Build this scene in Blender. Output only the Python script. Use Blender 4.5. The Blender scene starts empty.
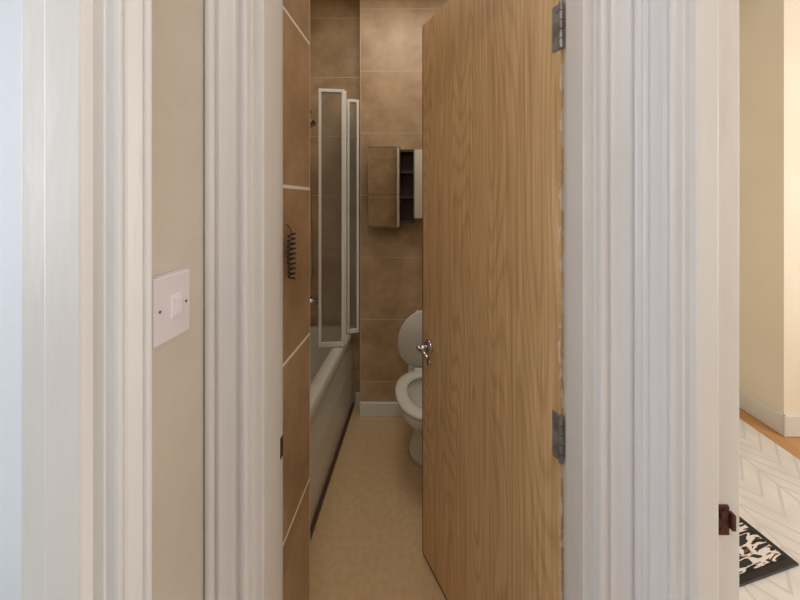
import bpy, bmesh, math, random
from mathutils import Vector, Matrix
random.seed(3)
S=bpy.context.scene
S.view_settings.view_transform='Standard'

# ---------------- materials ----------------
def srgb(c):
    return tuple([((v/255)/12.92 if v/255<=0.04045 else (((v/255)+0.055)/1.055)**2.4) for v in c]+[1])
def newmat(name):
    m=bpy.data.materials.new(name); m.use_nodes=True
    nt=m.node_tree; b=nt.nodes['Principled BSDF']
    return m,nt,b
def N(nt,t,**k):
    n=nt.nodes.new(t)
    for a,v in k.items(): setattr(n,a,v)
    return n
def mottled(name,c1,c2,scale=5,rough=0.5,bump=0.1,bscale=60,stretch=(1,1,1),metal=0,detail=4,dist=.004):
    m,nt,b=newmat(name)
    tc=N(nt,'ShaderNodeTexCoord'); mp=N(nt,'ShaderNodeMapping'); mp.inputs['Scale'].default_value=stretch
    nt.links.new(tc.outputs['Object'],mp.inputs[0])
    no=N(nt,'ShaderNodeTexNoise'); no.inputs['Scale'].default_value=scale; no.inputs['Detail'].default_value=detail
    nt.links.new(mp.outputs[0],no.inputs['Vector'])
    cr=N(nt,'ShaderNodeValToRGB'); cr.color_ramp.elements[0].position=.3; cr.color_ramp.elements[1].position=.7
    cr.color_ramp.elements[0].color=srgb(c1); cr.color_ramp.elements[1].color=srgb(c2)
    nt.links.new(no.outputs[0],cr.inputs[0]); nt.links.new(cr.outputs[0],b.inputs['Base Color'])
    b.inputs['Roughness'].default_value=rough; b.inputs['Metallic'].default_value=metal
    n2=N(nt,'ShaderNodeTexNoise'); n2.inputs['Scale'].default_value=bscale; n2.inputs['Detail'].default_value=3
    nt.links.new(mp.outputs[0],n2.inputs['Vector'])
    bp=N(nt,'ShaderNodeBump'); bp.inputs['Strength'].default_value=bump; bp.inputs['Distance'].default_value=dist
    nt.links.new(n2.outputs[0],bp.inputs['Height']); nt.links.new(bp.outputs[0],b.inputs['Normal'])
    return m
paint=mottled('gloss_white_paint',(228,226,228),(238,237,238),6,.36,.55,24,(1,1,.3),dist=.006)
jambpaint=mottled('lining_paint',(226,222,219),(235,232,229),5,.42,.5,22,(1,1,.3),dist=.005)
wallp=mottled('beige_wall_paint',(208,197,183),(218,208,195),4,.6,.35,50)
cream=mottled('cream_wall_paint',(240,230,212),(245,237,221),3,.7,.15,60)
bluew=mottled('cool_white_paint',(224,231,238),(234,240,246),3,.6,.1,50)
ceilm=mottled('ceiling_white',(230,228,222),(236,234,230),3,.8,.1,50)
brownt=mottled('brown_trim',(70,48,34),(88,60,42),8,.5,.1)
ceram=mottled('white_ceramic',(224,221,212),(233,230,222),2,.12,.0,20)
bathm=mottled('bath_acrylic',(206,204,194),(216,214,205),2,.22,.0,20)
vinyl=mottled('speckled_vinyl_floor',(204,173,131),(216,187,146),45,.42,.02,80,detail=6)
carpet=mottled('hall_carpet',(150,130,105),(170,148,120),80,.95,.4,200)
chrome=mottled('chrome',(190,190,192),(210,210,212),3,.18,0,20,metal=1)
steel=mottled('painted_old_steel',(120,118,116),(170,168,166),30,.45,.5,60,metal=.7)
rust=mottled('rusty_iron',(60,28,20),(98,48,34),60,.6,.6,90,metal=.3)
black=mottled('black_wire',(16,14,14),(26,22,22),20,.4,.1)
dark=mottled('cabinet_interior_dark',(64,46,34),(84,62,48),8,.5,.1)
plast=mottled('switch_plastic',(228,219,225),(234,227,232),3,.25,0,20)
plast2=mottled('switch_rocker_plastic',(238,229,236),(242,235,242),3,.2,0,20)
whitefr=mottled('screen_white_frame',(226,226,222),(234,234,230),3,.3,0,20)
skirt=mottled('skirting_white',(226,224,220),(236,234,231),3,.4,.05,20)

def tilemat(name,axis,ox=0,oz=0,w=.6,h=.39,c1=(210,181,144),c2=(172,142,109),grout=(208,186,154),ms=.004):
    m,nt,b=newmat(name)
    tc=N(nt,'ShaderNodeTexCoord'); sp=N(nt,'ShaderNodeSeparateXYZ'); cb=N(nt,'ShaderNodeCombineXYZ')
    nt.links.new(tc.outputs['Object'],sp.inputs[0])
    ax=N(nt,'ShaderNodeMath',operation='ADD'); ax.inputs[1].default_value=ox
    az=N(nt,'ShaderNodeMath',operation='ADD'); az.inputs[1].default_value=oz
    nt.links.new(sp.outputs[axis],ax.inputs[0]); nt.links.new(sp.outputs['Z'],az.inputs[0])
    nt.links.new(ax.outputs[0],cb.inputs[0]); nt.links.new(az.outputs[0],cb.inputs[1])
    br=N(nt,'ShaderNodeTexBrick'); br.offset=0; br.squash=1
    br.inputs['Scale'].default_value=1; br.inputs['Mortar Size'].default_value=ms; br.inputs['Mortar Smooth'].default_value=.1
    br.inputs['Brick Width'].default_value=w; br.inputs['Row Height'].default_value=h
    nt.links.new(cb.outputs[0],br.inputs['Vector'])
    no=N(nt,'ShaderNodeTexNoise'); no.inputs['Scale'].default_value=5; no.inputs['Detail'].default_value=8; no.inputs['Roughness'].default_value=.65
    nt.links.new(tc.outputs['Object'],no.inputs['Vector'])
    cr=N(nt,'ShaderNodeValToRGB'); cr.color_ramp.elements[0].position=.35; cr.color_ramp.elements[1].position=.68
    cr.color_ramp.elements[0].color=srgb(c2); cr.color_ramp.elements[1].color=srgb(c1)
    nt.links.new(no.outputs[0],cr.inputs[0])
    nt.links.new(cr.outputs[0],br.inputs['Color1'])
    dk=N(nt,'ShaderNodeMixRGB',blend_type='MULTIPLY'); dk.inputs[0].default_value=1; dk.inputs[2].default_value=(.90,.89,.88,1)
    nt.links.new(cr.outputs[0],dk.inputs[1]); nt.links.new(dk.outputs[0],br.inputs['Color2'])
    br.inputs['Mortar'].default_value=srgb(grout)
    nt.links.new(br.outputs['Color'],b.inputs['Base Color'])
    b.inputs['Roughness'].default_value=.4
    inv=N(nt,'ShaderNodeMath',operation='SUBTRACT'); inv.inputs[0].default_value=1
    nt.links.new(br.outputs['Fac'],inv.inputs[1])
    bp=N(nt,'ShaderNodeBump'); bp.inputs['Strength'].default_value=.4; bp.inputs['Distance'].default_value=.002
    nt.links.new(inv.outputs[0],bp.inputs['Height']); nt.links.new(bp.outputs[0],b.inputs['Normal'])
    return m
tileX=tilemat('stone_tile_back','X',ox=.38+1.2,oz=-.99+.39*4,w=.6,ms=.003)
tileY=tilemat('stone_tile_side','Y',ox=.0,oz=-.99+.39*4,w=.88,c1=(194,162,126),c2=(152,123,93),grout=(244,238,230),ms=.004)
tileYd=tilemat('stone_tile_bath','Y',ox=.1,oz=-.99+.39*4,w=.6,ms=.003)

def woodmat():
    m,nt,b=newmat('oak_veneer')
    tc=N(nt,'ShaderNodeTexCoord')
    mp=N(nt,'ShaderNodeMapping'); mp.inputs['Scale'].default_value=(75,34,1.3)
    nt.links.new(tc.outputs['Object'],mp.inputs[0])
    no=N(nt,'ShaderNodeTexNoise'); no.inputs['Scale'].default_value=1.6; no.inputs['Detail'].default_value=8; no.inputs['Roughness'].default_value=.65; no.inputs['Distortion'].default_value=.4
    nt.links.new(mp.outputs[0],no.inputs['Vector'])
    cr=N(nt,'ShaderNodeValToRGB')
    e=cr.color_ramp.elements; e[0].position=.28; e[0].color=srgb((192,152,102)); e[1].position=.72; e[1].color=srgb((238,204,156))
    el=e.new(.5); el.color=srgb((220,182,132))
    nt.links.new(no.outputs[0],cr.inputs[0])
    mp2=N(nt,'ShaderNodeMapping'); mp2.inputs['Scale'].default_value=(5.5,1,.5)
    nt.links.new(tc.outputs['Object'],mp2.inputs[0])
    nn=N(nt,'ShaderNodeTexNoise'); nn.inputs['Scale'].default_value=1.0; nn.inputs['Detail'].default_value=1
    nt.links.new(mp2.outputs[0],nn.inputs['Vector'])
    mu=N(nt,'ShaderNodeMath',operation='MULTIPLY'); mu.inputs[1].default_value=34; nt.links.new(nn.outputs[0],mu.inputs[0])
    pp=N(nt,'ShaderNodeMath',operation='PINGPONG'); pp.inputs[1].default_value=.5; nt.links.new(mu.outputs[0],pp.inputs[0])
    cr2=N(nt,'ShaderNodeValToRGB'); cr2.color_ramp.elements[0].color=(.76,.70,.62,1); cr2.color_ramp.elements[1].color=(1,1,1,1); cr2.color_ramp.elements[1].position=.28
    nt.links.new(pp.outputs[0],cr2.inputs[0])
    mx=N(nt,'ShaderNodeMixRGB',blend_type='MULTIPLY'); mx.inputs[0].default_value=.65
    nt.links.new(cr.outputs[0],mx.inputs[1]); nt.links.new(cr2.outputs[0],mx.inputs[2])
    sp=N(nt,'ShaderNodeSeparateXYZ'); nt.links.new(tc.outputs['Object'],sp.inputs[0])
    jn=None
    for xj in (.105,.215,.43):
        s_=N(nt,'ShaderNodeMath',operation='SUBTRACT'); s_.inputs[1].default_value=xj; nt.links.new(sp.outputs['X'],s_.inputs[0])
        a_=N(nt,'ShaderNodeMath',operation='ABSOLUTE'); nt.links.new(s_.outputs[0],a_.inputs[0])
        l_=N(nt,'ShaderNodeMath',operation='LESS_THAN'); l_.inputs[1].default_value=.0012; nt.links.new(a_.outputs[0],l_.inputs[0])
        if jn is None: jn=l_.outputs[0]
        else:
            q=N(nt,'ShaderNodeMath',operation='MAXIMUM'); nt.links.new(jn,q.inputs[0]); nt.links.new(l_.outputs[0],q.inputs[1]); jn=q.outputs[0]
    mj=N(nt,'ShaderNodeMixRGB'); mj.inputs[2].default_value=srgb((164,122,78))
    jh=N(nt,'ShaderNodeMath',operation='MULTIPLY'); jh.inputs[1].default_value=.6; nt.links.new(jn,jh.inputs[0])
    nt.links.new(jh.outputs[0],mj.inputs[0]); nt.links.new(mx.outputs[0],mj.inputs[1])
    mr=N(nt,'ShaderNodeMapRange'); mr.inputs[1].default_value=0.0; mr.inputs[2].default_value=.025; mr.inputs[3].default_value=.52; mr.inputs[4].default_value=.85
    nt.links.new(sp.outputs['X'],mr.inputs[0])
    n3=N(nt,'ShaderNodeTexNoise'); n3.inputs['Scale'].default_value=28; n3.inputs['Detail'].default_value=6
    mp3=N(nt,'ShaderNodeMapping'); mp3.inputs['Scale'].default_value=(3,1,.7)
    nt.links.new(tc.outputs['Object'],mp3.inputs[0]); nt.links.new(mp3.outputs[0],n3.inputs['Vector'])
    gt=N(nt,'ShaderNodeMath',operation='GREATER_THAN'); nt.links.new(n3.outputs[0],gt.inputs[0]); nt.links.new(mr.outputs[0],gt.inputs[1])
    mx2=N(nt,'ShaderNodeMixRGB'); nt.links.new(gt.outputs[0],mx2.inputs[0]); nt.links.new(mj.outputs[0],mx2.inputs[1]); mx2.inputs[2].default_value=srgb((230,210,184))
    nt.links.new(mx2.outputs[0],b.inputs['Base Color'])
    b.inputs['Roughness'].default_value=.5
    bp=N(nt,'ShaderNodeBump'); bp.inputs['Strength'].default_value=.12; bp.inputs['Distance'].default_value=.002
    nt.links.new(no.outputs[0],bp.inputs['Height']); nt.links.new(bp.outputs[0],b.inputs['Normal'])
    return m
oak=woodmat()
oakedge=mottled('oak_edge_dark',(92,62,36),(120,82,48),10,.6,.1,60,(1,1,1))
lam=mottled('laminate_floor',(186,136,84),(208,158,104),6,.35,.1,40,(12,1,1))

def glassmat():
    m=bpy.data.materials.new('screen_glass'); m.use_nodes=True; nt=m.node_tree; nt.nodes.clear()
    o=N(nt,'ShaderNodeOutputMaterial'); t=N(nt,'ShaderNodeBsdfTransparent'); g=N(nt,'ShaderNodeBsdfPrincipled'); mx=N(nt,'ShaderNodeMixShader')
    t.inputs[0].default_value=(.9,.9,.89,1); g.inputs['Base Color'].default_value=srgb((176,172,164)); g.inputs['Roughness'].default_value=.15
    n=N(nt,'ShaderNodeTexNoise'); n.inputs['Scale'].default_value=9
    mr=N(nt,'ShaderNodeMapRange'); mr.inputs[3].default_value=.06; mr.inputs[4].default_value=.22
    nt.links.new(n.outputs[0],mr.inputs[0]); nt.links.new(mr.outputs[0],mx.inputs[0])
    nt.links.new(t.outputs[0],mx.inputs[1]); nt.links.new(g.outputs[0],mx.inputs[2]); nt.links.new(mx.outputs[0],o.inputs[0])
    return m
glass=glassmat()
def mirrormat():
    m,nt,b=newmat('mirror_glass'); b.inputs['Metallic'].default_value=1; b.inputs['Roughness'].default_value=.02
    n=N(nt,'ShaderNodeTexNoise'); n.inputs['Scale'].default_value=3
    cr=N(nt,'ShaderNodeValToRGB'); cr.color_ramp.elements[0].color=(.90,.92,.88,1); cr.color_ramp.elements[1].color=(.94,.96,.92,1)
    nt.links.new(n.outputs[0],cr.inputs[0]); nt.links.new(cr.outputs[0],b.inputs['Base Color'])
    return m
mirror=mirrormat()
def rugmat():
    m,nt,b=newmat('patterned_white_rug')
    tc=N(nt,'ShaderNodeTexCoord'); sp=N(nt,'ShaderNodeSeparateXYZ'); nt.links.new(tc.outputs['Object'],sp.inputs[0])
    def M(op,a,b_=None):
        n=N(nt,'ShaderNodeMath',operation=op)
        for i,v in enumerate((a,b_)):
            if v is None: continue
            if isinstance(v,(int,float)): n.inputs[i].default_value=v
            else: nt.links.new(v,n.inputs[i])
        return n.outputs[0]
    zig=M('PINGPONG',sp.outputs['X'],.14)
    v=M('ADD',sp.outputs['Y'],M('MULTIPLY',zig,1.1))
    fr=M('PINGPONG',v,.045)
    l1=M('LESS_THAN',fr,.008)
    seam=M('LESS_THAN',M('PINGPONG',sp.outputs['X'],.14),.005)
    mask=M('MAXIMUM',l1,seam)
    no=N(nt,'ShaderNodeTexNoise'); no.inputs['Scale'].default_value=7; nt.links.new(tc.outputs['Object'],no.inputs['Vector'])
    cr=N(nt,'ShaderNodeValToRGB'); cr.color_ramp.elements[0].position=.35; cr.color_ramp.elements[1].position=.65
    cr.color_ramp.elements[0].color=srgb((216,210,206)); cr.color_ramp.elements[1].color=srgb((228,223,219)); nt.links.new(no.outputs[0],cr.inputs[0])
    mx=N(nt,'ShaderNodeMixRGB'); mx.inputs[2].default_value=srgb((208,202,197))
    nt.links.new(mask,mx.inputs[0]); nt.links.new(cr.outputs[0],mx.inputs[1])
    nt.links.new(mx.outputs[0],b.inputs['Base Color']); b.inputs['Roughness'].default_value=.9
    return m
rugm=rugmat()
def printmat():
    m,nt,b=newmat('mat_print')
    tc=N(nt,'ShaderNodeTexCoord'); mp=N(nt,'ShaderNodeMapping'); mp.inputs['Scale'].default_value=(9,42,1); mp.inputs['Rotation'].default_value=(0,0,.6)
    nt.links.new(tc.outputs['Object'],mp.inputs[0])
    no=N(nt,'ShaderNodeTexNoise'); no.inputs['Scale'].default_value=1.1; no.inputs['Detail'].default_value=2; no.inputs['Distortion'].default_value=.5
    nt.links.new(mp.outputs[0],no.inputs['Vector'])
    cr=N(nt,'ShaderNodeValToRGB'); cr.color_ramp.interpolation='CONSTANT'
    e=cr.color_ramp.elements; e[0].color=srgb((24,20,20)); e[1].position=.45; e[1].color=srgb((120,84,62)); x=e.new(.48); x.color=srgb((228,220,214)); y=e.new(.58); y.color=srgb((40,34,34))
    nt.links.new(no.outputs[0],cr.inputs[0]); nt.links.new(cr.outputs[0],b.inputs['Base Color']); b.inputs['Roughness'].default_value=.8
    return m
printm=printmat()

# ---------------- geometry helpers ----------------
def mkobj(name,bm,mat,parent=None,smooth=False):
    bmesh.ops.recalc_face_normals(bm,faces=bm.faces)
    me=bpy.data.meshes.new(name); bm.to_mesh(me); bm.free()
    if smooth:
        for p in me.polygons: p.use_smooth=True
    o=bpy.data.objects.new(name,me); S.collection.objects.link(o)
    if mat: me.materials.append(mat)
    if parent: o.parent=parent
    return o
def bmbox(bm,x0,x1,y0,y1,z0,z1,bev=0):
    r=bmesh.ops.create_cube(bm,size=1)
    vs=r['verts']
    bmesh.ops.scale(bm,vec=(x1-x0,y1-y0,z1-z0),verts=vs)
    bmesh.ops.translate(bm,vec=((x0+x1)/2,(y0+y1)/2,(z0+z1)/2),verts=vs)
    if bev:
        es=list({e for v in vs for e in v.link_edges})
        bmesh.ops.bevel(bm,geom=es,offset=bev,segments=3,affect='EDGES',profile=.5)
def box(name,x0,x1,y0,y1,z0,z1,mat,parent=None,bev=0):
    bm=bmesh.new(); bmbox(bm,x0,x1,y0,y1,z0,z1,bev)
    return mkobj(name,bm,mat,parent)
def empty(name,loc=(0,0,0),rz=0):
    e=bpy.data.objects.new(name,None); S.collection.objects.link(e); e.location=loc; e.rotation_euler=(0,0,rz); return e
def extr(bm,pts,z0,z1):
    a=[bm.verts.new((p[0],p[1],z0)) for p in pts]; b=[bm.verts.new((p[0],p[1],z1)) for p in pts]
    n=len(pts)
    for i in range(n):
        j=(i+1)%n; bm.faces.new((a[i],a[j],b[j],b[i]))
    bm.faces.new(a[::-1]); bm.faces.new(b)
PROF=[(0,0),(0,.010),(.02,.0135),(.06,.0150),(.12,.0150),(.17,.0135),(.20,.0095),(.24,.0090),(.28,.0115),(.34,.0135),(.46,.0155),(.56,.018),(.63,.0200),(.68,.0195),(.71,.0155),(.74,.0155),(.79,.020),(.85,.0225),(.92,.0225),(.97,.0205),(1,.016),(1,0)]
def arch_leg(bm,o,u,v,w,z0,z1):
    pts=[(o[0]+u[0]*a*w+v[0]*b,o[1]+u[1]*a*w+v[1]*b) for a,b in PROF]
    extr(bm,pts,z0,z1)
def arch_head(bm,o,d,v,L,w,z0):
    A=[];B=[]
    for a,b in PROF:
        A.append(bm.verts.new((o[0]+v[0]*b,o[1]+v[1]*b,z0+a*w)))
        B.append(bm.verts.new((o[0]+d[0]*L+v[0]*b,o[1]+d[1]*L+v[1]*b,z0+a*w)))
    n=len(A)
    for i in range(n):
        j=(i+1)%n; bm.faces.new((A[i],A[j],B[j],B[i]))
    bm.faces.new(A[::-1]); bm.faces.new(B)
def loft(bm,rings,cap0=True,cap1=True):
    R=[[bm.verts.new(p) for p in r] for r in rings]
    n=len(R[0])
    for k in range(len(R)-1):
        for i in range(n):
            j=(i+1)%n; bm.faces.new((R[k][i],R[k][j],R[k+1][j],R[k+1][i]))
    if cap0: bm.faces.new(R[0][::-1])
    if cap1: bm.faces.new(R[-1])
def cyl(bm,p0,p1,r,seg=20,r2=None):
    p0=Vector(p0);p1=Vector(p1);d=p1-p0
    M=Matrix.Translation((p0+p1)/2)@d.to_track_quat('Z','Y').to_matrix().to_4x4()
    bmesh.ops.create_cone(bm,cap_ends=True,segments=seg,radius1=r,radius2=r if r2 is None else r2,depth=d.length,matrix=M)
def curve(name,pts,r,mat,parent=None,smooth=True):
    c=bpy.data.curves.new(name,'CURVE'); c.dimensions='3D'; c.bevel_depth=r; c.bevel_resolution=3
    s=c.splines.new('NURBS' if smooth else 'POLY'); s.points.add(len(pts)-1)
    for i,p in enumerate(pts): s.points[i].co=(*p,1)
    if smooth: s.use_endpoint_u=True; s.order_u=3
    o=bpy.data.objects.new(name,c); S.collection.objects.link(o); c.materials.append(mat)
    if parent: o.parent=parent
    return o

H=2.7
# ---------------- shell ----------------
box('floor_hall',-.475,.485,-1.1,.707,-.05,0,carpet)
box('floor_bathroom',-1.14,.56,.707,2.25,-.05,0,vinyl)
box('floor_bedroom',.485,3.3,-1.2,2.7,-.06,-.001,lam)
box('floor_side_room',-2.4,-.475,-1.4,.5,-.06,-.001,carpet)
box('ceiling',-2.5,3.4,-1.5,2.8,H,H+.05,ceilm)
def wall(name,parts,mat):
    bm=bmesh.new()
    for p in parts: bmbox(bm,*p)
    return mkobj(name,bm,mat)
DH=2.03
wall('wall_bath_doorway',[(-1.14,-.325,.58,.700,0,H),(.334,.485,.58,.700,0,H),(-.325,.334,.58,.700,DH+.025,H)],wallp)
box('wall_bath_doorway_tiling',-1.14,-.32,.700,.707,0,H,tileX)
box('wall_bath_nib',-.40,-.30,.707,.879,0,H,tileY)
wall('wall_bath_left',[(-1.24,-1.14,.58,2.35,0,H)],tileYd)
wall('wall_bath_alcove',[(-1.14,-.383,2.145,2.25,0,H)],tileX)
wall('wall_bath_back',[(-.383,.56,2.04,2.25,0,H)],tileX)
wall('wall_bath_right',[(.56,.64,.66,2.7,0,H),(.485,.56,.66,.70,0,H)],cream)
wall('wall_hall_left',[(-.475,-.375,.41,.58,0,H),(-.475,-.375,-1.1,-.395,0,H),(-.475,-.375,-.395,.41,DH+.025,H)],wallp)
wall('wall_hall_right',[(.40,.485,.519,.58,0,H),(.40,.485,-1.1,-.285,0,H),(.40,.485,-.285,.519,DH+.025,H)],wallp)
wall('wall_hall_rear',[(-.475,.485,-1.2,-1.1,0,H)],wallp)
wall('wall_bedroom_breast',[(2.085,3.3,1.867,2.7,0,H)],cream)
wall('wall_bedroom_far',[(.64,2.085,2.6,2.7,0,H)],cream)
wall('wall_bedroom_right',[(3.3,3.4,-1.3,2.7,0,H)],cream)
wall('wall_bedroom_near',[(.485,3.3,-1.3,-1.2,0,H)],cream)
wall('wall_side_room_left',[(-2.5,-2.4,-1.4,.58,0,H)],bluew)
wall('wall_side_room_far',[(-2.4,-.475,.48,.58,0,H)],bluew)
wall('wall_side_room_near',[(-2.4,-.475,-1.5,-1.4,0,H)],bluew)

# ---------------- door frames ----------------
bm=bmesh.new()
bmbox(bm,-.325,-.30,.58,.707,0,DH,.002); bmbox(bm,.309,.334,.58,.707,0,DH,.002); bmbox(bm,-.325,.334,.58,.707,DH,DH+.025)
bmbox(bm,-.302,-.288,.595,.667,0,DH,.003); bmbox(bm,.297,.311,.595,.667,0,DH,.003); bmbox(bm,-.288,.297,.595,.667,DH-.014,DH)
mkobj('trim_bath_door_lining',bm,jambpaint)
bm=bmesh.new()
arch_leg(bm,(-.304,.58),(-1,0),(0,-1),.0705,0,DH+.07)
arch_leg(bm,(.313,.58),(1,0),(0,-1),.076,0,DH+.07)
arch_head(bm,(-.304,.58),(1,0),(0,-1),.617,.067,DH+.003)
mkobj('trim_bath_architrave',bm,paint)
bm=bmesh.new()
bmbox(bm,.40,.485,.494,.519,0,DH,.002); bmbox(bm,.40,.485,-.285,-.26,0,DH,.002); bmbox(bm,.40,.485,-.26,.494,DH,DH+.025)
bmbox(bm,.408,.442,.481,.496,0,DH,.003); bmbox(bm,.408,.442,-.262,-.247,0,DH,.003)
mkobj('trim_bedroom_door_lining',bm,jambpaint)
bm=bmesh.new()
arch_leg(bm,(.40,.498),(0,1),(-1,0),.064,0,DH+.06)
arch_leg(bm,(.40,-.264),(0,-1),(-1,0),.058,0,DH+.06)
arch_head(bm,(.40,-.264),(0,1),(-1,0),.76,.058,DH+.003)
mkobj('trim_bedroom_architrave',bm,paint)
bm=bmesh.new()
bmbox(bm,-.475,-.375,.385,.41,0,DH,.002); bmbox(bm,-.475,-.375,-.395,-.37,0,DH,.002); bmbox(bm,-.475,-.375,-.37,.385,DH,DH+.025)
bmbox(bm,-.432,-.388,.371,.387,0,DH,.003); bmbox(bm,-.432,-.388,-.372,-.357,0,DH,.003)
mkobj('trim_side_room_door_lining',bm,jambpaint)
bm=bmesh.new()
arch_leg(bm,(-.375,.387),(0,1),(1,0),.042,0,DH+.06)
arch_leg(bm,(-.375,-.374),(0,-1),(1,0),.042,0,DH+.06)
arch_head(bm,(-.375,-.374),(0,1),(1,0),.76,.042,DH+.003)
mkobj('trim_side_room_architrave',bm,paint)

# ---------------- the door ----------------
hx,hy=.3015,.700; fx,fy=.0076,1.235
ang=math.atan2(fy-hy,fx-hx); W=math.hypot(fx-hx,fy-hy)
door=empty('door_1',(hx,hy,0),ang)
leaf=box('leaf',0,W,-.035,0,.01,2.015,oak,door,.0015)
bm=bmesh.new(); bmbox(bm,W-.0005,W+.004,-.035,.0005,.01,2.015); bmbox(bm,0,W,-.034,.0003,.004,.012)
mkobj('edge_lipping',bm,oakedge,door)
def hinge(zc,i):
    bm=bmesh.new()
    bmbox(bm,.001,.021,-.001,.0022,zc-.05,zc+.05,.0006)
    for k in range(5):
        cyl(bm,(-.003,.004,zc-.05+k*.02+.0008),(-.003,.004,zc-.05+(k+1)*.02-.0008),.0048)
    for s in (-.035,-.012,.012,.035):
        cyl(bm,(.011+(.004 if abs(s)<.02 else -.003),.002,zc+s),(.011+(.004 if abs(s)<.02 else -.003),.0032,zc+s),.0034,12)
    mkobj('hinge_%d'%i,bm,steel,door)
p=325/hy
hinge(1.35+(200-26)/p,1); hinge(1.35-(438-200)/p,2); hinge(.22,3)
zc=.815
bm=bmesh.new()
cyl(bm,(W-.05,0,zc),(W-.05,.009,zc),.024,28); cyl(bm,(W-.05,.009,zc),(W-.05,.042,zc),.009,16)
cyl(bm,(W-.046,.042,zc),(W-.115,.046,zc-.004),.008,16,.0065)
bmesh.ops.create_uvsphere(bm,u_segments=16,v_segments=10,radius=.0105,matrix=Matrix.Translation((W-.048,.043,zc)))
cyl(bm,(W-.05,0,zc-.06),(W-.05,.006,zc-.06),.013,20)
cyl(bm,(W-.05,-.035,zc),(W-.05,-.08,zc),.009,16); cyl(bm,(W-.05,-.044,zc),(W-.05,-.035,zc),.024,28); cyl(bm,(W-.046,-.08,zc),(W-.115,-.08,zc),.008,16)
mkobj('lever_handle',bm,chrome,door,True)

sk=empty('strike_plate')
bm=bmesh.new()
z=1.35-250*.69/325
bmbox(bm,-.301,-.2985,.680,.704,z-.022,z+.022,.0008)
mkobj('plate',bm,rust,sk)
bm=bmesh.new(); z=1.35-320*.492/325
bmbox(bm,.446,.466,.4905,.495,z-.022,z+.022,.001); bmbox(bm,.466,.472,.486,.495,z-.012,z+.012,.001)
bmbox(bm,.450,.460,.487,.492,z+.004,z+.016,.001)
cyl(bm,(.452,.491,z-.014),(.452,.488,z-.014),.003,12)
k2=empty('lock_keep'); mkobj('keep',bm,rust,k2)

# ---------------- light switch ----------------
sw=empty('light_switch')
yA,yB=.438,.508; zA,zB=1.148,1.243; x0=-.375
box('back_box',x0,x0+.007,yA-.0005,yB+.0005,zA-.0005,zB+.0005,plast,sw,.001)
box('plate',x0+.005,x0+.015,yA,yB,zA,zB,plast,sw,.003)
ym=(yA+yB)/2+.004; zm=(zA+zB)/2
box('rocker_surround',x0+.0135,x0+.0165,ym-.010,ym+.010,zm-.017,zm+.017,plast2,sw,.001)
bm=bmesh.new(); bmbox(bm,x0+.0155,x0+.020,ym-.0065,ym+.0065,zm-.013,zm+.013,.0012)
mkobj('rocker',bm,plast2,sw)
bm=bmesh.new()
for yy in (yA+.010,yB-.010):
    cyl(bm,(x0+.014,yy,zm),(x0+.0156,yy,zm),.0022,14)
mkobj('screws',bm,steel,sw)

def base(name,x0,x1,y0,y1):
    box(name,x0,x1,y0,y1,0,.085,skirt,None,.004)
base('baseboard_bath_back',-.383,.55,2.025,2.04)
base('baseboard_bath_alcove',-.430,-.385,2.13,2.145)
bm=bmesh.new(); bmbox(bm,2.068,2.085,1.85,2.6,0,.12,.004); bmbox(bm,2.068,3.3,1.85,1.867,0,.12,.004)
mkobj('baseboard_bedroom_breast',bm,skirt)
box('baseboard_bedroom_far',.64,2.068,2.585,2.6,0,.12,skirt,None,.004)

# ---------------- bath ----------------
def rr(x0,x1,y0,y1,r,z,n=8):
    pts=[]
    for cx,cy,a0 in ((x1-r,y1-r,0),(x0+r,y1-r,90),(x0+r,y0+r,180),(x1-r,y0+r,270)):
        for k in range(n+1):
            a=math.radians(a0+90*k/n); pts.append((cx+r*math.cos(a),cy+r*math.sin(a),z))
    return pts
bt=empty('bathtub')
bx0,bx1,by0,by1=-1.138,-.434,.715,2.143
bm=bmesh.new()
rz=.53
loft(bm,[rr(bx0,bx1,by0,by1,.02,rz-.045),rr(bx0,bx1,by0,by1,.02,rz-.008),rr(bx0+.006,bx1-.006,by0+.006,by1-.006,.02,rz),
 rr(bx0+.05,bx1-.055,by0+.07,by1-.07,.10,rz),rr(bx0+.058,bx1-.065,by0+.08,by1-.08,.10,rz-.012),rr(bx0+.075,bx1-.085,by0+.12,by1-.11,.12,rz-.14),
 rr(bx0+.10,bx1-.11,by0+.18,by1-.14,.14,rz-.30),rr(bx0+.14,bx1-.15,by0+.24,by1-.18,.12,rz-.36)],False,True)
mkobj('tub',bm,bathm,bt,True)
bm=bmesh.new()
pr=[(bx1-.012,rz-.04),(bx1-.022,rz-.07),(bx1-.012,rz-.12),(bx1-.004,.30),(bx1-.006,.15),(bx1-.016,.03),(bx1-.016,.0),(bx1-.05,0),(bx1-.05,rz-.04)]
A=[bm.verts.new((a,by0,b)) for a,b in pr]; B=[bm.verts.new((a,by1,b)) for a,b in pr]
for i in range(len(A)):
    j=(i+1)%len(A); bm.faces.new((A[i],A[j],B[j],B[i]))
bm.faces.new(A); bm.faces.new(B[::-1])
mkobj('side_panel',bm,bathm,bt)
box('plinth_strip',bx1-.015,bx1-.003,by0+.17,by1-.015,0,.022,brownt,bt)

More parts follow.
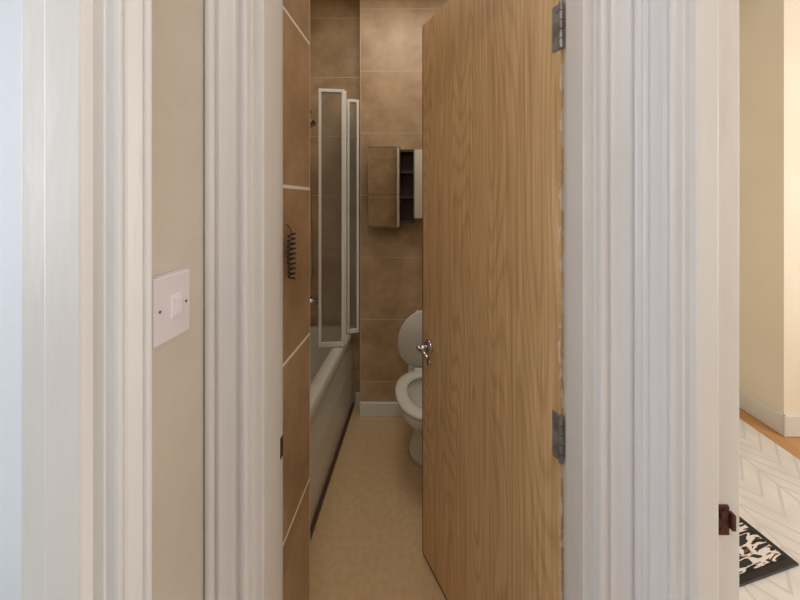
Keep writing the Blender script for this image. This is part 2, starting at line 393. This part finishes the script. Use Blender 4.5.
# ---------------- shower screen ----------------
ss=empty('shower_screen')
zb,zt=rz+.006,1.966
def panel(p0,p1,i,t0=.0075,zb=zb,zt=zt):
    d=Vector((p1[0]-p0[0],p1[1]-p0[1],0)); L=d.length; a=math.atan2(d.y,d.x)
    e=bpy.data.objects.new('panel_%d'%i,None); S.collection.objects.link(e); e.parent=ss; e.location=(p0[0],p0[1],0); e.rotation_euler=(0,0,a)
    bm=bmesh.new()
    bmbox(bm,0,t0*2,-.009,.009,zb,zt,.003); bmbox(bm,L-t0*2,L,-.009,.009,zb,zt,.003)
    bmbox(bm,t0*2,L-t0*2,-.008,.008,zb,zb+.025,.002); bmbox(bm,t0*2,L-t0*2,-.008,.008,zt-.018,zt,.002)
    mkobj('frame',bm,whitefr,e)
    bm=bmesh.new(); bmbox(bm,t0*2,L-t0*2,-.002,.002,zb+.02,zt-.015); mkobj('glass',bm,glass,e)
panel((-.567,1.80),(-.428,1.815),1)
panel((-.43,1.832),(-.47,2.0),3)
panel((-.452,1.985),(-.383,2.005),2,.0075)
panel((-.47,2.015),(-.50,2.142),4)

# ---------------- shower mixer riser ----------------
sh=empty('shower_riser')
bm=bmesh.new(); sx=-.735
cyl(bm,(sx,2.10,.85),(sx,2.10,1.95),.010)
for z in (.87,1.93): cyl(bm,(sx,2.145,z),(sx,2.095,z),.014)
cyl(bm,(sx,2.10,1.80),(sx+.03,2.03,1.84),.009); cyl(bm,(sx+.03,2.03,1.85),(sx+.035,2.02,1.825),.02,24,.045)
cyl(bm,(sx-.09,2.08,.70),(sx+.09,2.08,.70),.022); cyl(bm,(sx,2.145,.70),(sx,2.08,.70),.018)
mkobj('rail_and_valve',bm,chrome,sh,True)
curve('hose',[(sx+.03,2.02,1.80),(sx+.05,2.0,1.55),(sx+.055,2.0,1.2),(sx+.06,2.02,.95),(sx+.04,2.05,.85),(sx,2.08,.72)],.007,chrome,sh)

# ---------------- mirror cabinet ----------------
mc=empty('mirror_cabinet')
zt_,zb_=1.664,1.19; yf=1.92
def cabx(px,y): return (px-421)*y/325
a,b_=cabx(368,yf),cabx(400,yf); c_=cabx(414,yf); d_=c_+.19
box('left_carcass',a+.003,b_,yf+.030,2.04,zb_,zt_,dark,mc)
ld=bpy.data.objects.new('left_door',None); S.collection.objects.link(ld); ld.parent=mc; ld.location=(a,yf+.018,0); ld.rotation_euler=(0,0,math.radians(-5))
wd=b_-a
box('left_mirror_door',0,wd,-.012,0,zb_,zt_,mirror,ld,.0015)
bm=bmesh.new()
bmbox(bm,0,.005,-.014,.001,zb_,zt_); bmbox(bm,wd-.006,wd,-.014,.001,zb_,zt_)
bmbox(bm,0,wd,-.014,.001,zb_-.001,zb_+.006); bmbox(bm,0,wd,-.014,.001,zt_-.006,zt_+.001)
bmbox(bm,.004,wd-.004,-.013,-.010,zb_+.19,zb_+.194)
mkobj('chrome_edge',bm,chrome,ld)
bm=bmesh.new()
bmbox(bm,b_,c_,2.02,2.04,zb_+.02,zt_-.01)
for z in (zb_+.02,zb_+.17,zb_+.32,zt_-.025): bmbox(bm,b_,c_,yf+.03,2.02,z,z+.014)
mkobj('centre_shelves',bm,dark,mc)
box('right_carcass',c_,d_,yf+.025,2.04,zb_+.05,zt_-.01,dark,mc)
rd=bpy.data.objects.new('right_door',None); S.collection.objects.link(rd); rd.parent=mc; rd.location=(c_,yf+.020,0); rd.rotation_euler=(0,0,math.radians(-9))
box('right_mirror_door',0,.19,-.012,0,zb_+.05,zt_-.01,mirror,rd,.0015)
bm=bmesh.new()
bmbox(bm,0,.005,-.014,.001,zb_+.05,zt_-.01); bmbox(bm,0,.19,-.014,.001,zb_+.05,zb_+.056); bmbox(bm,0,.19,-.014,.001,zt_-.016,zt_-.01)
mkobj('chrome_edge',bm,chrome,rd)

# ---------------- toilet ----------------
t=empty('toilet',(.055,0,0)); t.scale=(1,1,.935)
def egg(cy,hw,front,back,z,n=40,pw=2.3,cx=0):
    pts=[]
    for k in range(n):
        a=2*math.pi*k/n; c=math.cos(a); s=math.sin(a)
        x=hw*math.copysign(abs(c)**(2/pw),c)
        y=(back if s>0 else front)*math.copysign(abs(s)**(2/(pw if s>0 else 2.0)),s)
        pts.append((cx+x,cy+y,z))
    return pts
cy=1.66
bm=bmesh.new()
loft(bm,[egg(cy+.10,.125,.13,.20,0),egg(cy+.10,.122,.125,.20,.03),egg(cy+.09,.108,.12,.20,.06),egg(cy+.08,.100,.12,.21,.14),egg(cy+.06,.108,.14,.22,.21),
 egg(cy+.03,.14,.18,.22,.28),egg(cy+.01,.168,.225,.20,.34),egg(cy,.178,.24,.19,.385),egg(cy,.180,.243,.19,.405),egg(cy,.170,.233,.18,.410),
 egg(cy-.01,.125,.18,.13,.405),egg(cy-.01,.118,.17,.12,.37),egg(cy,.09,.12,.09,.29),egg(cy+.02,.05,.06,.05,.24)])
mkobj('pan',bm,ceram,t,True)
bm=bmesh.new(); bmbox(bm,-.13,.13,1.82,2.03,.34,.405,.012); mkobj('pan_shelf',bm,ceram,t)
bm=bmesh.new()
rings=[egg(cy,.184,.25,.165,.413),egg(cy,.186,.252,.167,.422),egg(cy,.178,.244,.16,.432),egg(cy-.005,.135,.19,.115,.432),egg(cy-.005,.122,.175,.105,.424),egg(cy-.005,.122,.175,.105,.413)]
loft(bm,rings+[rings[0]],False,False); bmesh.ops.remove_doubles(bm,verts=bm.verts,dist=1e-5)
mkobj('seat',bm,ceram,t,True)
bm=bmesh.new()
loft(bm,[egg(0,.180,.215,.165,0),egg(0,.186,.22,.168,.006),egg(0,.184,.218,.166,.014),egg(0,.165,.198,.15,.02)])
lid=mkobj('lid',bm,ceram,t,True)
lid.rotation_euler=(math.radians(-82),0,0); lid.location=(0,1.815,.580)
bm=bmesh.new(); cyl(bm,(-.09,1.815,.43),(-.05,1.815,.43),.012); cyl(bm,(.05,1.815,.43),(.09,1.815,.43),.012); mkobj('seat_hinges',bm,ceram,t)
bm=bmesh.new(); bmbox(bm,-.125,.185,1.875,2.024,.405,.69,.02); bmbox(bm,-.13,.19,1.868,2.024,.69,.712,.009)
c=mkobj('cistern',bm,ceram,t); c.location=(.04,0,0)
bm=bmesh.new(); cyl(bm,(.07,1.94,.712),(.07,1.94,.72),.02); mkobj('flush_button',bm,chrome,t)

# ---------------- wire hook thing on tiled nib ----------------
hk=empty('hanging_wire_hook')
pts=[]
for k in range(110):
    f=k/109; a_=f*2*math.pi*9
    w=.012*(.45+.75*math.sin(f*math.pi))
    pts.append((-.287+.007*math.cos(a_),.722+w*math.sin(a_)*1.1,1.276-f*.100))
curve('wire_coils',pts,.0019,black,hk)
curve('wire_stem',[(-.299,.722,1.295),(-.290,.722,1.29),(-.287,.722,1.274)],.0012,black,hk)

# ---------------- bedroom floor items ----------------
rug=box('area_rug',.75,1.955,-.6,2.35,0,.010,rugm,None,.003)
dm=empty('doormat',(1.385,1.19,.0105),math.atan2(-.23,-.973))
L1,L2=.62,.40
box('base',0,L1,-L2,0,0,.008,black,dm,.002)
box('printed_pile',.025,L1-.025,-L2+.025,-.025,.008,.011,printm,dm,.001)

# ---------------- lights ----------------
def area(name,loc,size,en,col,rot=(0,0,0),sy=None):
    l=bpy.data.lights.new(name,'AREA'); l.energy=en; l.size=size; l.color=col
    if sy: l.shape='RECTANGLE'; l.size_y=sy
    o=bpy.data.objects.new(name,l); S.collection.objects.link(o); o.location=loc; o.rotation_euler=rot; return o
area('hall_ceiling_light',(0,-.45,2.62),.35,7.5,(1,.975,.965))
area('bath_ceiling_light',(-.15,1.35,2.66),.6,7.6,(1,.93,.83))
area('bedroom_window_light',(3.2,.2,1.6),1.6,44,(1,.985,.955),(0,math.radians(90),0))
area('side_room_window_light',(-2.3,-.4,1.6),1.4,27,(.90,.95,1),(0,math.radians(-90),0))
w=bpy.data.worlds.new('World'); S.world=w; w.use_nodes=True; w.node_tree.nodes['Background'].inputs[0].default_value=(.8,.85,1,1); w.node_tree.nodes['Background'].inputs[1].default_value=.3

cam=bpy.data.cameras.new('camera'); co=bpy.data.objects.new('camera',cam); S.collection.objects.link(co)
co.location=(0,0,1.35); co.rotation_euler=(math.radians(90),0,0)
cam.sensor_width=36; cam.lens=325/800*36; cam.shift_x=-21/800; cam.shift_y=-100/800; cam.clip_start=.01
S.camera=co
